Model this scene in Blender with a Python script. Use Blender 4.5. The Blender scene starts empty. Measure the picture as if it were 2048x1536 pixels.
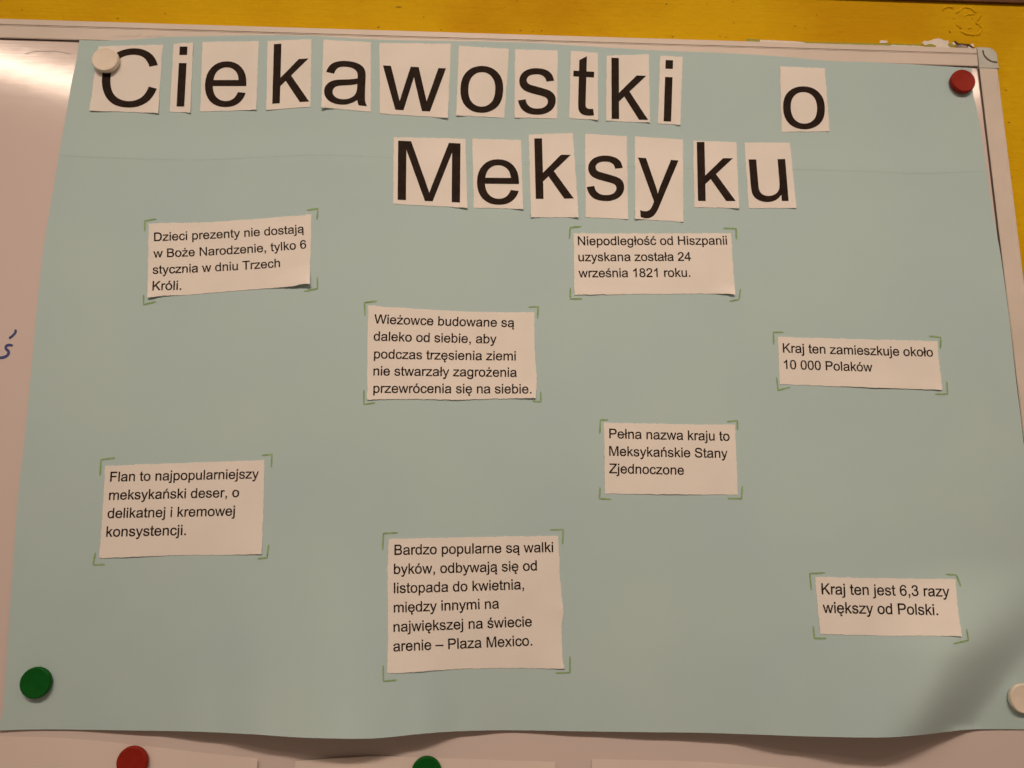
import bpy, bmesh, math, random
from mathutils import Vector, noise
from mathutils.geometry import tessellate_polygon

# ------------------------------------------------------------------ camera
sc = bpy.context.scene
D, Z0 = 0.763, 1.50                      # camera distance from the board, camera height
PITCH, YAW, ROLL = math.radians(10.287), math.radians(2.822), math.radians(-0.032)
FPX = 1538.0                             # focal length in photo pixels (photo is 2048 wide)
cx_, sx_, cz_, sz_ = math.cos(PITCH), math.sin(PITCH), math.cos(YAW), math.sin(YAW)
FW = Vector((sz_*cx_, cz_*cx_, sx_))
RT0 = Vector((cz_, -sz_, 0)); UP0 = RT0.cross(FW)
RT = math.cos(ROLL)*RT0 + math.sin(ROLL)*UP0
UP = -math.sin(ROLL)*RT0 + math.cos(ROLL)*UP0
CAM = Vector((0, -D, Z0))
cd = bpy.data.cameras.new('camera'); cam = bpy.data.objects.new('camera', cd)
sc.collection.objects.link(cam); sc.camera = cam
cd.sensor_width = 36; cd.lens = FPX*36/2048; cd.clip_start = 0.01; cd.clip_end = 50
from mathutils import Matrix
m = Matrix.Identity(4)
for i in range(3):
    m[i][0], m[i][1], m[i][2], m[i][3] = RT[i], UP[i], -FW[i], CAM[i]
cam.matrix_world = m

# ------------------------------------------------------------------ world and lamps
w = bpy.data.worlds.new('World'); sc.world = w; w.use_nodes = True
bg = w.node_tree.nodes['Background']
bg.inputs[0].default_value = (1.0, 0.66, 0.45, 1); bg.inputs[1].default_value = 0.165
def strip(name, loc, sx, sy, power, tgt, spread=42):
    l = bpy.data.lights.new(name, 'AREA'); l.shape = 'RECTANGLE'; l.size = sx; l.size_y = sy
    l.energy = power; l.color = (1.0, 0.765, 0.59); l.spread = math.radians(spread)
    o = bpy.data.objects.new(name, l); sc.collection.objects.link(o); o.location = loc
    o.rotation_euler = (Vector(tgt)-Vector(loc)).to_track_quat('-Z', 'Y').to_euler()
    return o
strip('ceiling_tube_lamp', (0.12, -2.45, Z0+2.03), 2.0, 0.12, 5.0, (0.12, 0, Z0+.22))
strip('ceiling_tube_lamp', (-1.62, -2.45, Z0+1.885), 1.25, 0.05, 10.6, (-.2, 0, Z0+.2), 180)
strip('ceiling_tube_lamp', (2.45, -2.45, Z0+2.07), 1.2, 0.03, 6.4, (.3, 0, Z0+.2), 180)
sc.view_settings.view_transform = 'Standard'; sc.view_settings.look = 'None'
sc.view_settings.exposure = 0; sc.view_settings.gamma = 1

# ------------------------------------------------------------------ helpers
col = sc.collection
random.seed(7)
def pt(px, py, h=0.0):
    """photo direction -> point at height h in front of the board's face"""
    d = (px-1024)*RT - (py-768)*UP + FPX*FW
    return CAM + d*((D-h)/d.y)
def px_of(p):
    v = p-CAM; z = v.dot(FW)
    return 1024+FPX*v.dot(RT)/z, 768-FPX*v.dot(UP)/z
def ss(a, b, x):
    t = max(0.0, min(1.0, (x-a)/(b-a))); return t*t*(3-2*t)
def lerp_tab(tab, x):
    if x <= tab[0][0]: return tab[0][1]
    for (a, va), (b, vb) in zip(tab, tab[1:]):
        if x <= b:
            t = (x-a)/(b-a); t = t*t*(3-2*t)
            return va+(vb-va)*t
    return tab[-1][1]
FT = 0.0026                               # frame thickness in front of the face
BOT = [(-60,.0012),(130,.0015),(300,.006),(420,.013),(540,.024),(690,.034),(830,.020),(930,.006),(1020,.002),
       (1180,.006),(1320,.009),(1450,.012),(1600,.024),(1740,.034),(1900,.060),(2200,.060)]
def fold(s):
    u = max(0.0, min(1.0, (s-2268)/(2432-2268)))**1.45
    return u*u*(3-2*u)
def H(x, y):
    """how far the poster stands off the board"""
    h = 0.0012
    yin = 70+x*67/1958
    a = ss(110, 255, x)*(1-ss(1640, 1800, x))
    h += .0026*a*(1-ss(yin, yin+190, y))
    xin = 1958+(y-137)*.1235
    b = ss(430, 640, y)
    h += .0026*b*ss(xin-210, xin-5, x)*(1-ss(1000, 1150, y))
    k = ss(1150, 1600, x)
    ya = 960*(1-k)+830*k; e = 2.1*(1-k)+1.5*k
    t = max(0, min(1.05, (y-ya)/(1462-ya)))
    s = .8*x+.6*y
    h += lerp_tab(BOT, x)*t**e*(1-fold(s))*(1-.72*ss(1650, 1900, x)*(1-ss(1110, 1320, y)))
    h += .010*math.exp(-((x-1925)/28)**2-((y-1472)/12)**2)
    n = noise.noise(Vector((x/330, y/420, 3.1)))*.0013+noise.noise(Vector((x/150, y/170, 9.7)))*.00038
    n += .0016*math.exp(-((y-312-.017*x)/30)**2)*.35
    edge = ss(0, 60, x)*(1-ss(1930, 2040, x)*.7)
    h += n*edge*(1-.5*a*(1-ss(yin, yin+120, y)))+.0006
    return h
def P(px, py, off=0.0): return pt(px, py, H(px, py)+off)

def mesh_obj(name, verts, faces, mat, parent=None, origin=None, smooth=None):
    o0 = Vector(origin) if origin is not None else Vector((0, 0, 0))
    me = bpy.data.meshes.new(name)
    me.from_pydata([tuple(Vector(v)-o0) for v in verts], [], faces)
    me.materials.append(mat)
    if smooth is not None:
        for i, p in enumerate(me.polygons): p.use_smooth = smooth if isinstance(smooth, bool) else smooth(i)
    me.update()
    o = bpy.data.objects.new(name, me); col.objects.link(o)
    if parent is None: o.location = o0
    else: o.parent = parent
    return o
def tag(o, label=None, cat=None, group=None, kind=None):
    if label: o['label'] = label
    if cat: o['category'] = cat
    if group: o['group'] = group
    if kind: o['kind'] = kind
    return o
def thing(name, label, cat, loc, group=None):
    o = bpy.data.objects.new(name, None); col.objects.link(o); o.location = loc
    o.empty_display_size = .01
    return tag(o, label, cat, group)
def box(x0, x1, y0, y1, z0, z1):
    v = [(x, y, z) for x in (x0, x1) for y in (y0, y1) for z in (z0, z1)]
    f = [(0,1,3,2),(4,6,7,5),(0,4,5,1),(2,3,7,6),(0,2,6,4),(1,5,7,3)]
    return v, f
def resample(pl, n):
    L = [0]
    for a, b in zip(pl, pl[1:]): L.append(L[-1]+math.dist(a, b))
    out = []; j = 0
    for i in range(n+1):
        s = L[-1]*i/n
        while j < len(L)-2 and L[j+1] < s: j += 1
        t = (s-L[j])/max(1e-9, L[j+1]-L[j])
        out.append((pl[j][0]+(pl[j+1][0]-pl[j][0])*t, pl[j][1]+(pl[j+1][1]-pl[j][1])*t))
    return out
def smooth_pl(pl, k=8):
    """Catmull-Rom through the points"""
    out = []; q = [pl[0]]+list(pl)+[pl[-1]]
    for i in range(1, len(q)-2):
        for s in range(k):
            t = s/k
            out.append(tuple(.5*(2*q[i][c]+(q[i+1][c]-q[i-1][c])*t+(2*q[i-1][c]-5*q[i][c]+4*q[i+1][c]-q[i+2][c])*t*t
                             +(3*q[i][c]-q[i-1][c]-3*q[i+1][c]+q[i+2][c])*t**3) for c in (0, 1)))
    out.append(tuple(pl[-1])); return out
def rough(pl, amp, seed):
    """ragged torn edge; the ends stay put"""
    n = len(pl)-1; out = []
    dx, dy = pl[-1][0]-pl[0][0], pl[-1][1]-pl[0][1]; L = math.hypot(dx, dy); nx, ny = -dy/L, dx/L
    for i, (x, y) in enumerate(pl):
        s = L*i/n
        a = noise.noise(Vector((s/14, seed*3.7, .5)))*1.1+noise.noise(Vector((s/4.5, seed*5.1, 2.5)))*.9+noise.noise(Vector((s/1.9, seed*2.3, 6.5)))*.9
        a *= amp*min(1, i/2, (n-i)/2)
        out.append((x+nx*a, y+ny*a))
    return out
def coons(top, right, bottom, left):
    nx, ny = len(top)-1, len(left)-1; g = []
    for j in range(ny+1):
        t = j/ny; row = []
        for i in range(nx+1):
            s = i/nx; p = []
            for c in (0, 1):
                a = (1-t)*top[i][c]+t*bottom[i][c]+(1-s)*left[j][c]+s*right[j][c]
                b = (1-s)*(1-t)*top[0][c]+s*(1-t)*top[-1][c]+(1-s)*t*bottom[0][c]+s*t*bottom[-1][c]
                p.append(a-b)
            row.append(tuple(p))
        g.append(row)
    return g
def sheet_mesh(grid, pos, thick):
    """closed thin sheet; grid of photo positions, pos(px,py,s,t) -> world; thick in metres towards the board"""
    ny, nx = len(grid)-1, len(grid[0])-1
    V = []; F = []
    for j in range(ny+1):
        for i in range(nx+1): V.append(pos(grid[j][i][0], grid[j][i][1], i/nx, j/ny))
    N = len(V); idx = lambda i, j: j*(nx+1)+i
    for j in range(ny):
        for i in range(nx): F.append((idx(i, j), idx(i, j+1), idx(i+1, j+1), idx(i+1, j)))
    nt = len(F)
    V += [v+Vector((0, thick, 0)) for v in V]
    for f in F[:nt]: F.append(tuple(N+k for k in reversed(f)))
    loop = [idx(i, 0) for i in range(nx)]+[idx(nx, j) for j in range(ny)]+[idx(i, ny) for i in range(nx, 0, -1)]+[idx(0, j) for j in range(ny, 0, -1)]
    M = len(V)
    V += [V[k] for k in loop]+[V[N+k] for k in loop]; m_ = len(loop)
    for a in range(m_):
        b = (a+1) % m_; F.append((M+a, M+b, M+m_+b, M+m_+a))
    return V, F, 2*nt
def ribbon(pl, width, pos, k=6.0, taper=True):
    """pen stroke along a polyline, width in photo px, rounded ends"""
    L = sum(math.dist(a, b) for a, b in zip(pl, pl[1:]))
    pts = resample(pl, max(3, int(L/k))); V = []; F = []
    n = len(pts)
    for i, (x, y) in enumerate(pts):
        a = pts[max(0, i-1)]; b = pts[min(n-1, i+1)]
        dx, dy = b[0]-a[0], b[1]-a[1]; l = math.hypot(dx, dy) or 1; nx, ny = -dy/l, dx/l
        ww = width*.5*(1+.22*noise.noise(Vector((x/9, y/9, 4.4))))
        if i in (0, n-1): ww *= .55
        V += [pos(x+nx*ww, y+ny*ww), pos(x-nx*ww, y-ny*ww)]
    F = [(2*i, 2*i+1, 2*i+3, 2*i+2) for i in range(n-1)]
    return V, F

# ------------------------------------------------------------------ materials
def new_mat(name, base, rough_=.8, spec=.3):
    mt = bpy.data.materials.new(name); mt.use_nodes = True; nt = mt.node_tree
    b = nt.nodes['Principled BSDF']; b.inputs['Base Color'].default_value = (*base, 1)
    b.inputs['Roughness'].default_value = rough_; b.inputs['Specular IOR Level'].default_value = spec
    return mt, nt, b
def N(nt, typ, **kw):
    n = nt.nodes.new(typ)
    for k, v in kw.items():
        if k in n.inputs: n.inputs[k].default_value = v
        else: setattr(n, k, v)
    return n
def coords(nt, scale=(1, 1, 1)):
    tc = N(nt, 'ShaderNodeNewGeometry'); mp = N(nt, 'ShaderNodeMapping')
    mp.inputs['Scale'].default_value = scale; nt.links.new(tc.outputs['Position'], mp.inputs['Vector']); return mp.outputs[0]
def mottled(name, c1, c2, scale, rough_=.85, spec=.25, bump=0, bscale=900, bdist=.0002, detail=4, lo=.35, hi=.65):
    mt, nt, b = new_mat(name, c1, rough_, spec); v = coords(nt)
    n = N(nt, 'ShaderNodeTexNoise', Scale=scale, Detail=detail); nt.links.new(v, n.inputs['Vector'])
    r = N(nt, 'ShaderNodeValToRGB'); r.color_ramp.elements[0].color = (*c1, 1); r.color_ramp.elements[1].color = (*c2, 1)
    r.color_ramp.elements[0].position = lo; r.color_ramp.elements[1].position = hi
    nt.links.new(n.outputs[0], r.inputs[0]); nt.links.new(r.outputs[0], b.inputs['Base Color'])
    if bump:
        n2 = N(nt, 'ShaderNodeTexNoise', Scale=bscale, Detail=3); nt.links.new(v, n2.inputs['Vector'])
        bp = N(nt, 'ShaderNodeBump', Strength=bump, Distance=bdist)
        nt.links.new(n2.outputs[0], bp.inputs['Height']); nt.links.new(bp.outputs[0], b.inputs['Normal'])
    return mt
M_poster = mottled('pastel_blue_card', (.445, .613, .648), (.480, .640, .662), 9, .92, .12, .35, 1300, .00008, lo=.3, hi=.7)
M_paper = mottled('white_paper', (.80, .785, .76), (.84, .82, .79), 22, .9, .15, .12, 900, .00006)
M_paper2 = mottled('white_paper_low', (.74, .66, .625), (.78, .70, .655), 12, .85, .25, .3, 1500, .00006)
M_ink = mottled('black_toner', (.017, .010, .007), (.027, .017, .012), 160, .75, .12, .2, 1500, .00005)
M_green_pen = mottled('green_felt_pen', (.22, .38, .16), (.31, .48, .25), 260, .9, .1)
M_pencil = mottled('pencil_graphite', (.35, .49, .50), (.44, .60, .61), 300, .8, .2)  # darker poster tone, paints the shade of a slight fold
M_blue_pen = mottled('blue_board_marker', (.045, .060, .20), (.07, .09, .28), 300, .5, .3)
M_smudge = mottled('blue_smudge', (.52, .49, .52), (.62, .57, .58), 200, .5, .3)
M_alu = mottled('satin_frame', (.63, .58, .53), (.69, .63, .58), 18, .45, .35, .12, 700, .00005)
M_gap = new_mat('gap_shade_and_seam', (.10, .08, .07), .6, .3)[0]  # dark tone for cap seams and for shade painted under the rails
M_cap = mottled('grey_corner_plastic', (.47, .52, .50), (.55, .58, .55), 60, .5, .35)
M_red = mottled('red_plastic', (.275, .018, .009), (.31, .024, .014), 120, .5, .15, .15, 900, .00005)
M_green = mottled('green_plastic', (.003, .095, .010), (.004, .115, .014), 120, .5, .15, .15, 900, .00005)
M_white = mottled('white_plastic', (.78, .72, .62), (.82, .76, .66), 120, .5, .2, .15, 900, .00005)
M_wood = mottled('dark_brown_trim', (.09, .035, .012), (.14, .06, .02), 30, .6, .3)
M_primer = mottled('white_primer', (.72, .70, .66), (.80, .77, .72), 150, .85, .2, .3, 500, .0003)
M_oldgreen = mottled('old_green_paint', (.30, .33, .06), (.38, .38, .09), 150, .8, .2)
M_plug = mottled('grey_wall_plug', (.10, .085, .07), (.34, .30, .25), 120, .7, .3, .6, 400, .0005)
# whiteboard enamel: glossy, faint horizontal wiping streaks
M_board, nt, b = new_mat('whiteboard_enamel', (.68, .60, .585), .17, .6)
v = coords(nt, (9, 1, 900)); n = N(nt, 'ShaderNodeTexNoise', Scale=1.0, Detail=3); nt.links.new(v, n.inputs['Vector'])
v2 = coords(nt, (14, 14, 14)); n2 = N(nt, 'ShaderNodeTexNoise', Scale=1.0, Detail=3); nt.links.new(v2, n2.inputs['Vector'])
bp = N(nt, 'ShaderNodeBump', Strength=.35, Distance=.00003); nt.links.new(n.outputs[0], bp.inputs['Height'])
bp2 = N(nt, 'ShaderNodeBump', Strength=.10, Distance=.002); nt.links.new(n2.outputs[0], bp2.inputs['Height'])
nt.links.new(bp2.outputs[0], bp.inputs['Normal']); nt.links.new(bp.outputs[0], b.inputs['Normal'])
mr = N(nt, 'ShaderNodeMapRange'); mr.inputs['To Min'].default_value = .06; mr.inputs['To Max'].default_value = .15
nt.links.new(n.outputs[0], mr.inputs['Value']); nt.links.new(mr.outputs[0], b.inputs['Roughness'])
# yellow wall paint: rolled, a bit lumpy, with horizontal brush drag and pin specks
M_wall, nt, b = new_mat('yellow_wall_paint', (.60, .36, .012), .7, .08)
v = coords(nt)
nA = N(nt, 'ShaderNodeTexNoise', Scale=7, Detail=5); nt.links.new(v, nA.inputs['Vector'])
r = N(nt, 'ShaderNodeValToRGB'); r.color_ramp.elements[0].color = (.57, .32, .002, 1); r.color_ramp.elements[1].color = (.66, .415, .004, 1)
r.color_ramp.elements[0].position = .38; r.color_ramp.elements[1].position = .60
nt.links.new(nA.outputs[0], r.inputs[0])
vS = N(nt, 'ShaderNodeTexVoronoi', Scale=55); nt.links.new(v, vS.inputs['Vector'])
rS = N(nt, 'ShaderNodeValToRGB'); rS.color_ramp.elements[0].color = (.45, .38, .3, 1); rS.color_ramp.elements[1].color = (1, 1, 1, 1)
rS.color_ramp.elements[0].position = .03; rS.color_ramp.elements[1].position = .075
nt.links.new(vS.outputs['Distance'], rS.inputs[0])
mx = N(nt, 'ShaderNodeMixRGB', blend_type='MULTIPLY'); mx.inputs[0].default_value = .7
nt.links.new(r.outputs[0], mx.inputs[1]); nt.links.new(rS.outputs[0], mx.inputs[2]); nt.links.new(mx.outputs[0], b.inputs['Base Color'])
nB = N(nt, 'ShaderNodeTexNoise', Scale=120, Detail=4); nt.links.new(v, nB.inputs['Vector'])
vD = coords(nt, (14, 1, 260)); nC = N(nt, 'ShaderNodeTexNoise', Scale=1, Detail=3); nt.links.new(vD, nC.inputs['Vector'])
b1 = N(nt, 'ShaderNodeBump', Strength=.8, Distance=.0016); nt.links.new(nB.outputs[0], b1.inputs['Height'])
b2 = N(nt, 'ShaderNodeBump', Strength=.6, Distance=.0012); nt.links.new(nC.outputs[0], b2.inputs['Height'])
nt.links.new(b1.outputs[0], b2.inputs['Normal']); nt.links.new(b2.outputs[0], b.inputs['Normal'])

# ------------------------------------------------------------------ wall
WY = 0.012                                                   # wall face lies behind the board face
v_, f_ = box(-2.6, 2.4, WY, WY+.1, Z0-1.5, Z0+1.8)
wall = mesh_obj('wall', v_, f_, M_wall); tag(wall, kind='structure')
zt = pt(1985, 3.2, -WY+.004).z
v_, f_ = box(-2.6, 2.4, WY-.004, WY-.0002, zt, zt+.09)
trim = mesh_obj('wall_trim', v_, f_, M_wood, origin=(0, WY, zt))
tag(trim, 'dark brown wooden strip along the top of the yellow wall', 'trim')
def wp(x, y, o=.0): return pt(x, y, -WY+o)
def patch(name, poly, mat, off):
    """small flake of paint with real thickness lying on the wall"""
    pl = []
    for a, b_ in zip(poly, poly[1:]+poly[:1]):
        n_ = max(1, int(math.dist(a, b_)/2.5))
        for i in range(n_):
            t = i/n_; x = a[0]+(b_[0]-a[0])*t; y = a[1]+(b_[1]-a[1])*t
            pl.append((x+.9*noise.noise(Vector((x/3, y/3, 1.1))), y+.9*noise.noise(Vector((x/3, y/3, 7.1)))))
    n_ = len(pl); V = [wp(x, y, off) for x, y in pl]+[wp(x, y, -.0002) for x, y in pl]
    tri = tessellate_polygon([[Vector((x, y, 0)) for x, y in pl]])
    F = [tuple(t) for t in tri]+[(i, (i+1) % n_, n_+(i+1) % n_, n_+i) for i in range(n_)]
    o = mesh_obj(name, V, F, mat, wall)
    return o
Zz = lambda L: [(x/5.885+1700, y/5.885) for x, y in L]
patch('paint_flake', [(1560,82),(1640,84.5),(1700,85.5),(1760,87),(1843,88.5),(1850,97),(1700,97),(1600,93),(1560,90)], M_oldgreen, .0003)
patch('paint_flake', [(1493,77.3),(1520,79),(1522,86),(1493,86)], M_oldgreen, .0003)
patch('primer_patch', [(1520,79.6),(1560,81.2),(1600,83.4),(1612,86),(1612,93),(1520,92)], M_primer, .0004)
patch('primer_patch', Zz([(340,500),(365,475),(440,478),(442,505),(355,508)]), M_primer, .0006)
patch('primer_patch', Zz([(845,505),(870,482),(920,482),(980,462),(1040,450),(1090,465),(1115,478),(1155,475),(1165,500),(1150,535),(1180,556),(1250,562),(1250,600),(1000,600),(1010,545),(980,520),(920,520),(880,532)]), M_primer, .0006)
patch('primer_patch', Zz([(480,528),(860,545),(900,580),(480,580)]), M_primer, .00045)
patch('paint_flake', Zz([(870,556),(890,528),(940,518),(985,520),(1012,540),(1000,558),(960,545),(930,560)]), M_oldgreen, .0009)
patch('paint_flake', Zz([(1150,535),(1155,515),(1240,520),(1255,545),(1190,550)]), M_oldgreen, .0004)
patch('primer_patch', Zz([(1198,515),(1215,493),(1262,520),(1225,528)]), M_primer, .0006)
patch('primer_patch', Zz([(1385,545),(1400,530),(1452,512),(1462,545),(1425,580),(1400,575)]), M_primer, .0006)
o = patch('wall_plug', Zz([(1245,590),(1252,545),(1300,512),(1355,520),(1390,560),(1395,590)]), M_plug, .0012)
patch('crack', Zz([(1225,485),(1240,482),(1275,508),(1330,512),(1410,522),(1475,570),(1462,575),(1400,535),(1320,522),(1262,520)]), new_mat('crack_dark', (.06, .035, .02), .9)[0], .0014)
M_chip = mottled('dark_chip', (.16, .085, .01), (.24, .13, .02), 300)
random.seed(11)
for cx, cy, L_ in [(1414,7,3),(1333,8,5),(797,14,14),(235,37,5),(757,54,7),(882,59.5,4),(1041,61,5),(1066,63,3),(1083,61,5),(1345,73,4),(1440,73,4),(1452,74,4),(44,20,4),(330,27,3),(1590,52,3),(1680,64,3),(2012,180,5),(2018,245,5),(1468,45,3)]:
    patch('paint_chip', [(cx-L_/2, cy+random.uniform(-.6, .8)), (cx, cy-1.1), (cx+L_/2, cy+random.uniform(-1, .6)), (cx, cy+1.2)], M_chip, .0003)
def ridge(pl, wpx, hgt):
    pts = resample(smooth_pl(pl, 6), max(6, int(sum(math.dist(a, b) for a, b in zip(pl, pl[1:]))/1.6)))
    V = []; F = []; n_ = len(pts); K = 6
    for i, (x, y) in enumerate(pts):
        a = pts[max(0, i-1)]; b_ = pts[min(n_-1, i+1)]
        dx, dy = b_[0]-a[0], b_[1]-a[1]; l = math.hypot(dx, dy) or 1; nx, ny = -dy/l, dx/l
        e = min(1, i/3, (n_-1-i)/3); j = 1+.5*noise.noise(Vector((x/4, y/4, 2)))
        for k_ in range(K+1):
            u = -1+2*k_/K; V.append(wp(x+nx*u*wpx*j, y+ny*u*wpx*j, hgt*j*e*math.cos(u*math.pi/2)-.0001))
    for i in range(n_-1):
        for k_ in range(K):
            q = i*(K+1)+k_; F.append((q, q+1, q+K+2, q+K+1))
    return mesh_obj('plaster_ridge', V, F, M_wall, wall, smooth=True)
for pl, ww in [([(1240,165),(1290,120),(1350,85),(1420,95),(1470,130),(1482,170)], 2.2), ([(1330,195),(1395,168),(1478,168)], 1.8),
        ([(1535,165),(1528,205),(1492,240),(1502,275),(1552,320),(1535,375),(1495,408),(1400,400),(1350,388),(1300,352)], 2.2),
        ([(1205,208),(1245,214)], 2), ([(1240,280),(1285,308),(1330,345)], 1.9), ([(1375,330),(1410,330),(1445,315)], 1.8),
        ([(1080,130),(1130,85),(1200,85),(1225,110)], 1.6), ([(1165,380),(1190,360)], 2.2), ([(1425,215),(1450,220)], 1.8)]:
    ridge(Zz(pl), ww*1.5, .0012)

# ------------------------------------------------------------------ whiteboard
cz = pt(1976, 117, FT)
zo = (pt(0, 33.5, FT).z+pt(1940, 97, FT).z)/2; zi = (pt(0, 70, FT).z+pt(1700, 130, FT).z)/2
xo = (pt(1996, 137, FT).x+pt(2030, 400, FT).x)/2; xi = (pt(1959, 137, FT).x+pt(2020, 634, FT).x)/2
wb = thing('whiteboard', 'wall mounted whiteboard with pale metal frame behind the blue poster', 'whiteboard', (0, WY, Z0-.5))
oo = wb.location
XL = -2.0; ZB = Z0-.75
def wpart(name, V, F, mat, parent=wb, smooth=None):
    return mesh_obj(name, V, F, mat, parent, oo, smooth)
v_, f_ = box(XL, xo-.004, 0, WY-.0005, ZB, zo-.004); wpart('writing_surface', v_, f_, M_board)
def extrude_profile(prof, axis, a, b_):
    """prof: list of (across, out) points, closed; axis 'x' rails run along x and across=z"""
    V = []
    for s in (a, b_):
        for c, o_ in prof: V.append((s, -o_, c) if axis == 'x' else (c, -o_, s))
    n_ = len(prof); F = [(i, (i+1) % n_, n_+(i+1) % n_, n_+i) for i in range(n_)]
    F += [tuple(range(n_-1, -1, -1)), tuple(range(n_, 2*n_))]
    return V, F
capx = pt(1955, 117, FT).x; capz = pt(1980, 137, FT).z
W = zo-zi
g1 = zo-W*.30; g2 = zo-W*.40
prof = [(zi+.0022, .0010), (zi, FT-.0007), (zi+.0009, FT), (g2, FT), (g2-0, FT-.0007), ((g1+g2)/2-.0003, FT-.0007), ((g1+g2)/2-.0003, FT-.0003), ((g1+g2)/2+.0003, FT-.0003),
        ((g1+g2)/2+.0003, FT-.0007), (g1, FT-.0007), (g1, FT), (zo-.0010, FT), (zo-.0002, FT-.001), (zo, FT-.002), (zo, -WY+.0006), (zi+.004, -WY+.0006), (zi+.004, .0010)]
v_, f_ = extrude_profile(prof, 'x', XL, capx); wpart('frame_rail', v_, f_, M_alu)
prof = [(xi+.0022, .0010), (xi, FT-.0007), (xi+.0009, FT), (xo-.0045, FT), (xo-.0042, FT-.0004), (xo-.0036, FT-.0004), (xo-.0033, FT-.0002), (xo-.0010, FT-.0004), (xo, FT-.002), (xo, -WY+.0006), (xi+.004, -WY+.0006), (xi+.004, .0010)]
v_, f_ = extrude_profile(prof, 'z', capz, ZB); wpart('frame_rail', v_, f_, M_alu)
# dark strips standing in for the shade in the gap under the rails
v_, f_ = box(XL, xi, -.0012, -.0001, zi-.0002, zi+.0035); wpart('gap_shade_strip', v_, f_, M_gap)
v_, f_ = box(xi-.0009, xi+.003, -.0012, -.0001, ZB, zi-.0015); wpart('gap_shade_strip', v_, f_, M_gap)
# corner cap with rounded outer corner and an arc seam
R_ = .0105; cp = []
cx0, cx1, cz0, cz1 = capx+.0001, xo+.0008, capz, zo+.0008
cp = [(cx0, cz0), (cx1, cz0)]
for i in range(13):
    a = math.pi/2*i/12; cp.append((cx1-R_+R_*math.cos(a), cz1-R_+R_*math.sin(a)))
cp.append((cx0, cz1))
n_ = len(cp); V = []
cen = ((cx0+cx1)/2, (cz0+cz1)/2)
for ins, o_ in ((0, -WY+.0006), (0, FT-.0004), (.0008, FT+.0004)):
    for x, z in cp:
        dx, dz = cen[0]-x, cen[1]-z; l = math.hypot(dx, dz); V.append((x+dx/l*ins, -o_, z+dz/l*ins))
F = [tuple(2*n_+i for i in range(n_))]
for k_ in (0, 1): F += [(k_*n_+i, k_*n_+(i+1) % n_, (k_+1)*n_+(i+1) % n_, (k_+1)*n_+i) for i in range(n_)]
cap = wpart('corner_cap', V, F, M_cap)
arc = smooth_pl([(1966,100),(1967,107),(1971,114),(1978,120),(1986,123.5),(1995,124.5)], 5)
v_, f_ = ribbon(arc, 3.2, lambda x, y: pt(x, y, FT+.00055), 2); wpart('seam', v_, f_, M_gap, cap)
v_, f_ = ribbon([(1954.5,98),(1958,136)], 1.0, lambda x, y: pt(x, y, FT+.0006), 4); wpart('seam', v_, f_, M_gap, cap)
# marker writing on the board
bw = lambda x, y: pt(x, y, .0003)
def stroke_z(pl): return [(x/4, 384+y/4) for x, y in pl]
v_, f_ = ribbon(smooth_pl(stroke_z([(122,1100),(124,1120),(105,1145),(72,1172)]), 6), 5.2, bw, 2); wpart('marker_stroke', v_, f_, M_blue_pen)
v_, f_ = ribbon(smooth_pl(stroke_z([(102,1232),(85,1224),(60,1226),(45,1240),(50,1258),(66,1272),(68,1290),(55,1310),(30,1322),(0,1325),(-30,1315)]), 6), 5.2, bw, 2); wpart('marker_stroke', v_, f_, M_blue_pen)
for pl in ([(50,108),(62,104),(80,102),(92,102.5)], [(92,103),(110,102),(130,105),(143,108)]):
    v_, f_ = ribbon(smooth_pl(pl), 1.1, bw, 3); wpart('faint_marker_trace', v_, f_, M_smudge)
fr = lambda x, y: pt(x, y, FT+.0001)
random.seed(3)
for i in range(16):
    x = 228+i*6+random.uniform(-3, 3); y = 73.5+x*.008-random.uniform(0, 2)
    v_, f_ = ribbon([(x, y), (x+random.uniform(6, 11), y-random.uniform(2.5, 6.5))], .9, fr, 3); wpart('faint_marker_trace', v_, f_, M_smudge)
for i in range(12):
    x = 548+i*6+random.uniform(-3, 3); y = 69+random.uniform(-2, 0)
    v_, f_ = ribbon([(x, y), (x+random.uniform(4, 9), y-random.uniform(-3, 6))], .8, fr, 3); wpart('faint_marker_trace', v_, f_, M_smudge)

# ------------------------------------------------------------------ poster
top = [(158.7,80.5),(212,81),(262,79),(300,76.5),(330,74),(405,72.5),(512,70.5),(637,72),(762,79.5),(1024,84),(1149,91),(1299,100),(1411,104.5),(1536,111),(1661,122),(1736,124),(1861,131),(1943,136)]
right = [(1943,136),(1946,187),(1951,207),(1961,257),(1973,340),(1979.5,384),(1987,434),(2001,509),(2018,634),(2032,759),(2041,830),(2048,890),(2064,1000),(2085,1150),(2106,1300),(2128,1459)]
left = [(158.7,80.5),(152,125),(143,165),(133,225),(118,310),(106,384),(97,434),(87,496),(77,584),(69,671),(60,768),(47.5,893),(36,993),(25,1143),(16,1277),(7.5,1402),(1,1440),(-5,1461)]
bottom = [(-5,1461),(60,1459),(130,1459),(300,1461.5),(400,1463.5),(512,1469),(600,1475),(700,1477.5),(760,1476),(850,1467),(930,1462),(1024,1460.5),(1150,1462.5),(1300,1464.5),(1400,1465.5),(1536,1470),(1640,1473.5),(1760,1475),(1830,1471),(1900,1463),(1950,1458.5),(2048,1458.5),(2128,1459)]
NX, NY = 270, 190
E_ = [resample(smooth_pl(e), k_) for e, k_ in ((top, NX), (right, NY), (bottom, NX), (left, NY))]
g = coons(*E_)
po = P(1000, 1460); po = Vector((po.x, 0, po.z))
poster = thing('poster', 'large pale blue-green paper poster headed Ciekawostki o Meksyku held by magnets', 'poster', po)
V, F, nt_ = sheet_mesh(g, lambda x, y, s, t: P(x, y), .0003)
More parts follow.
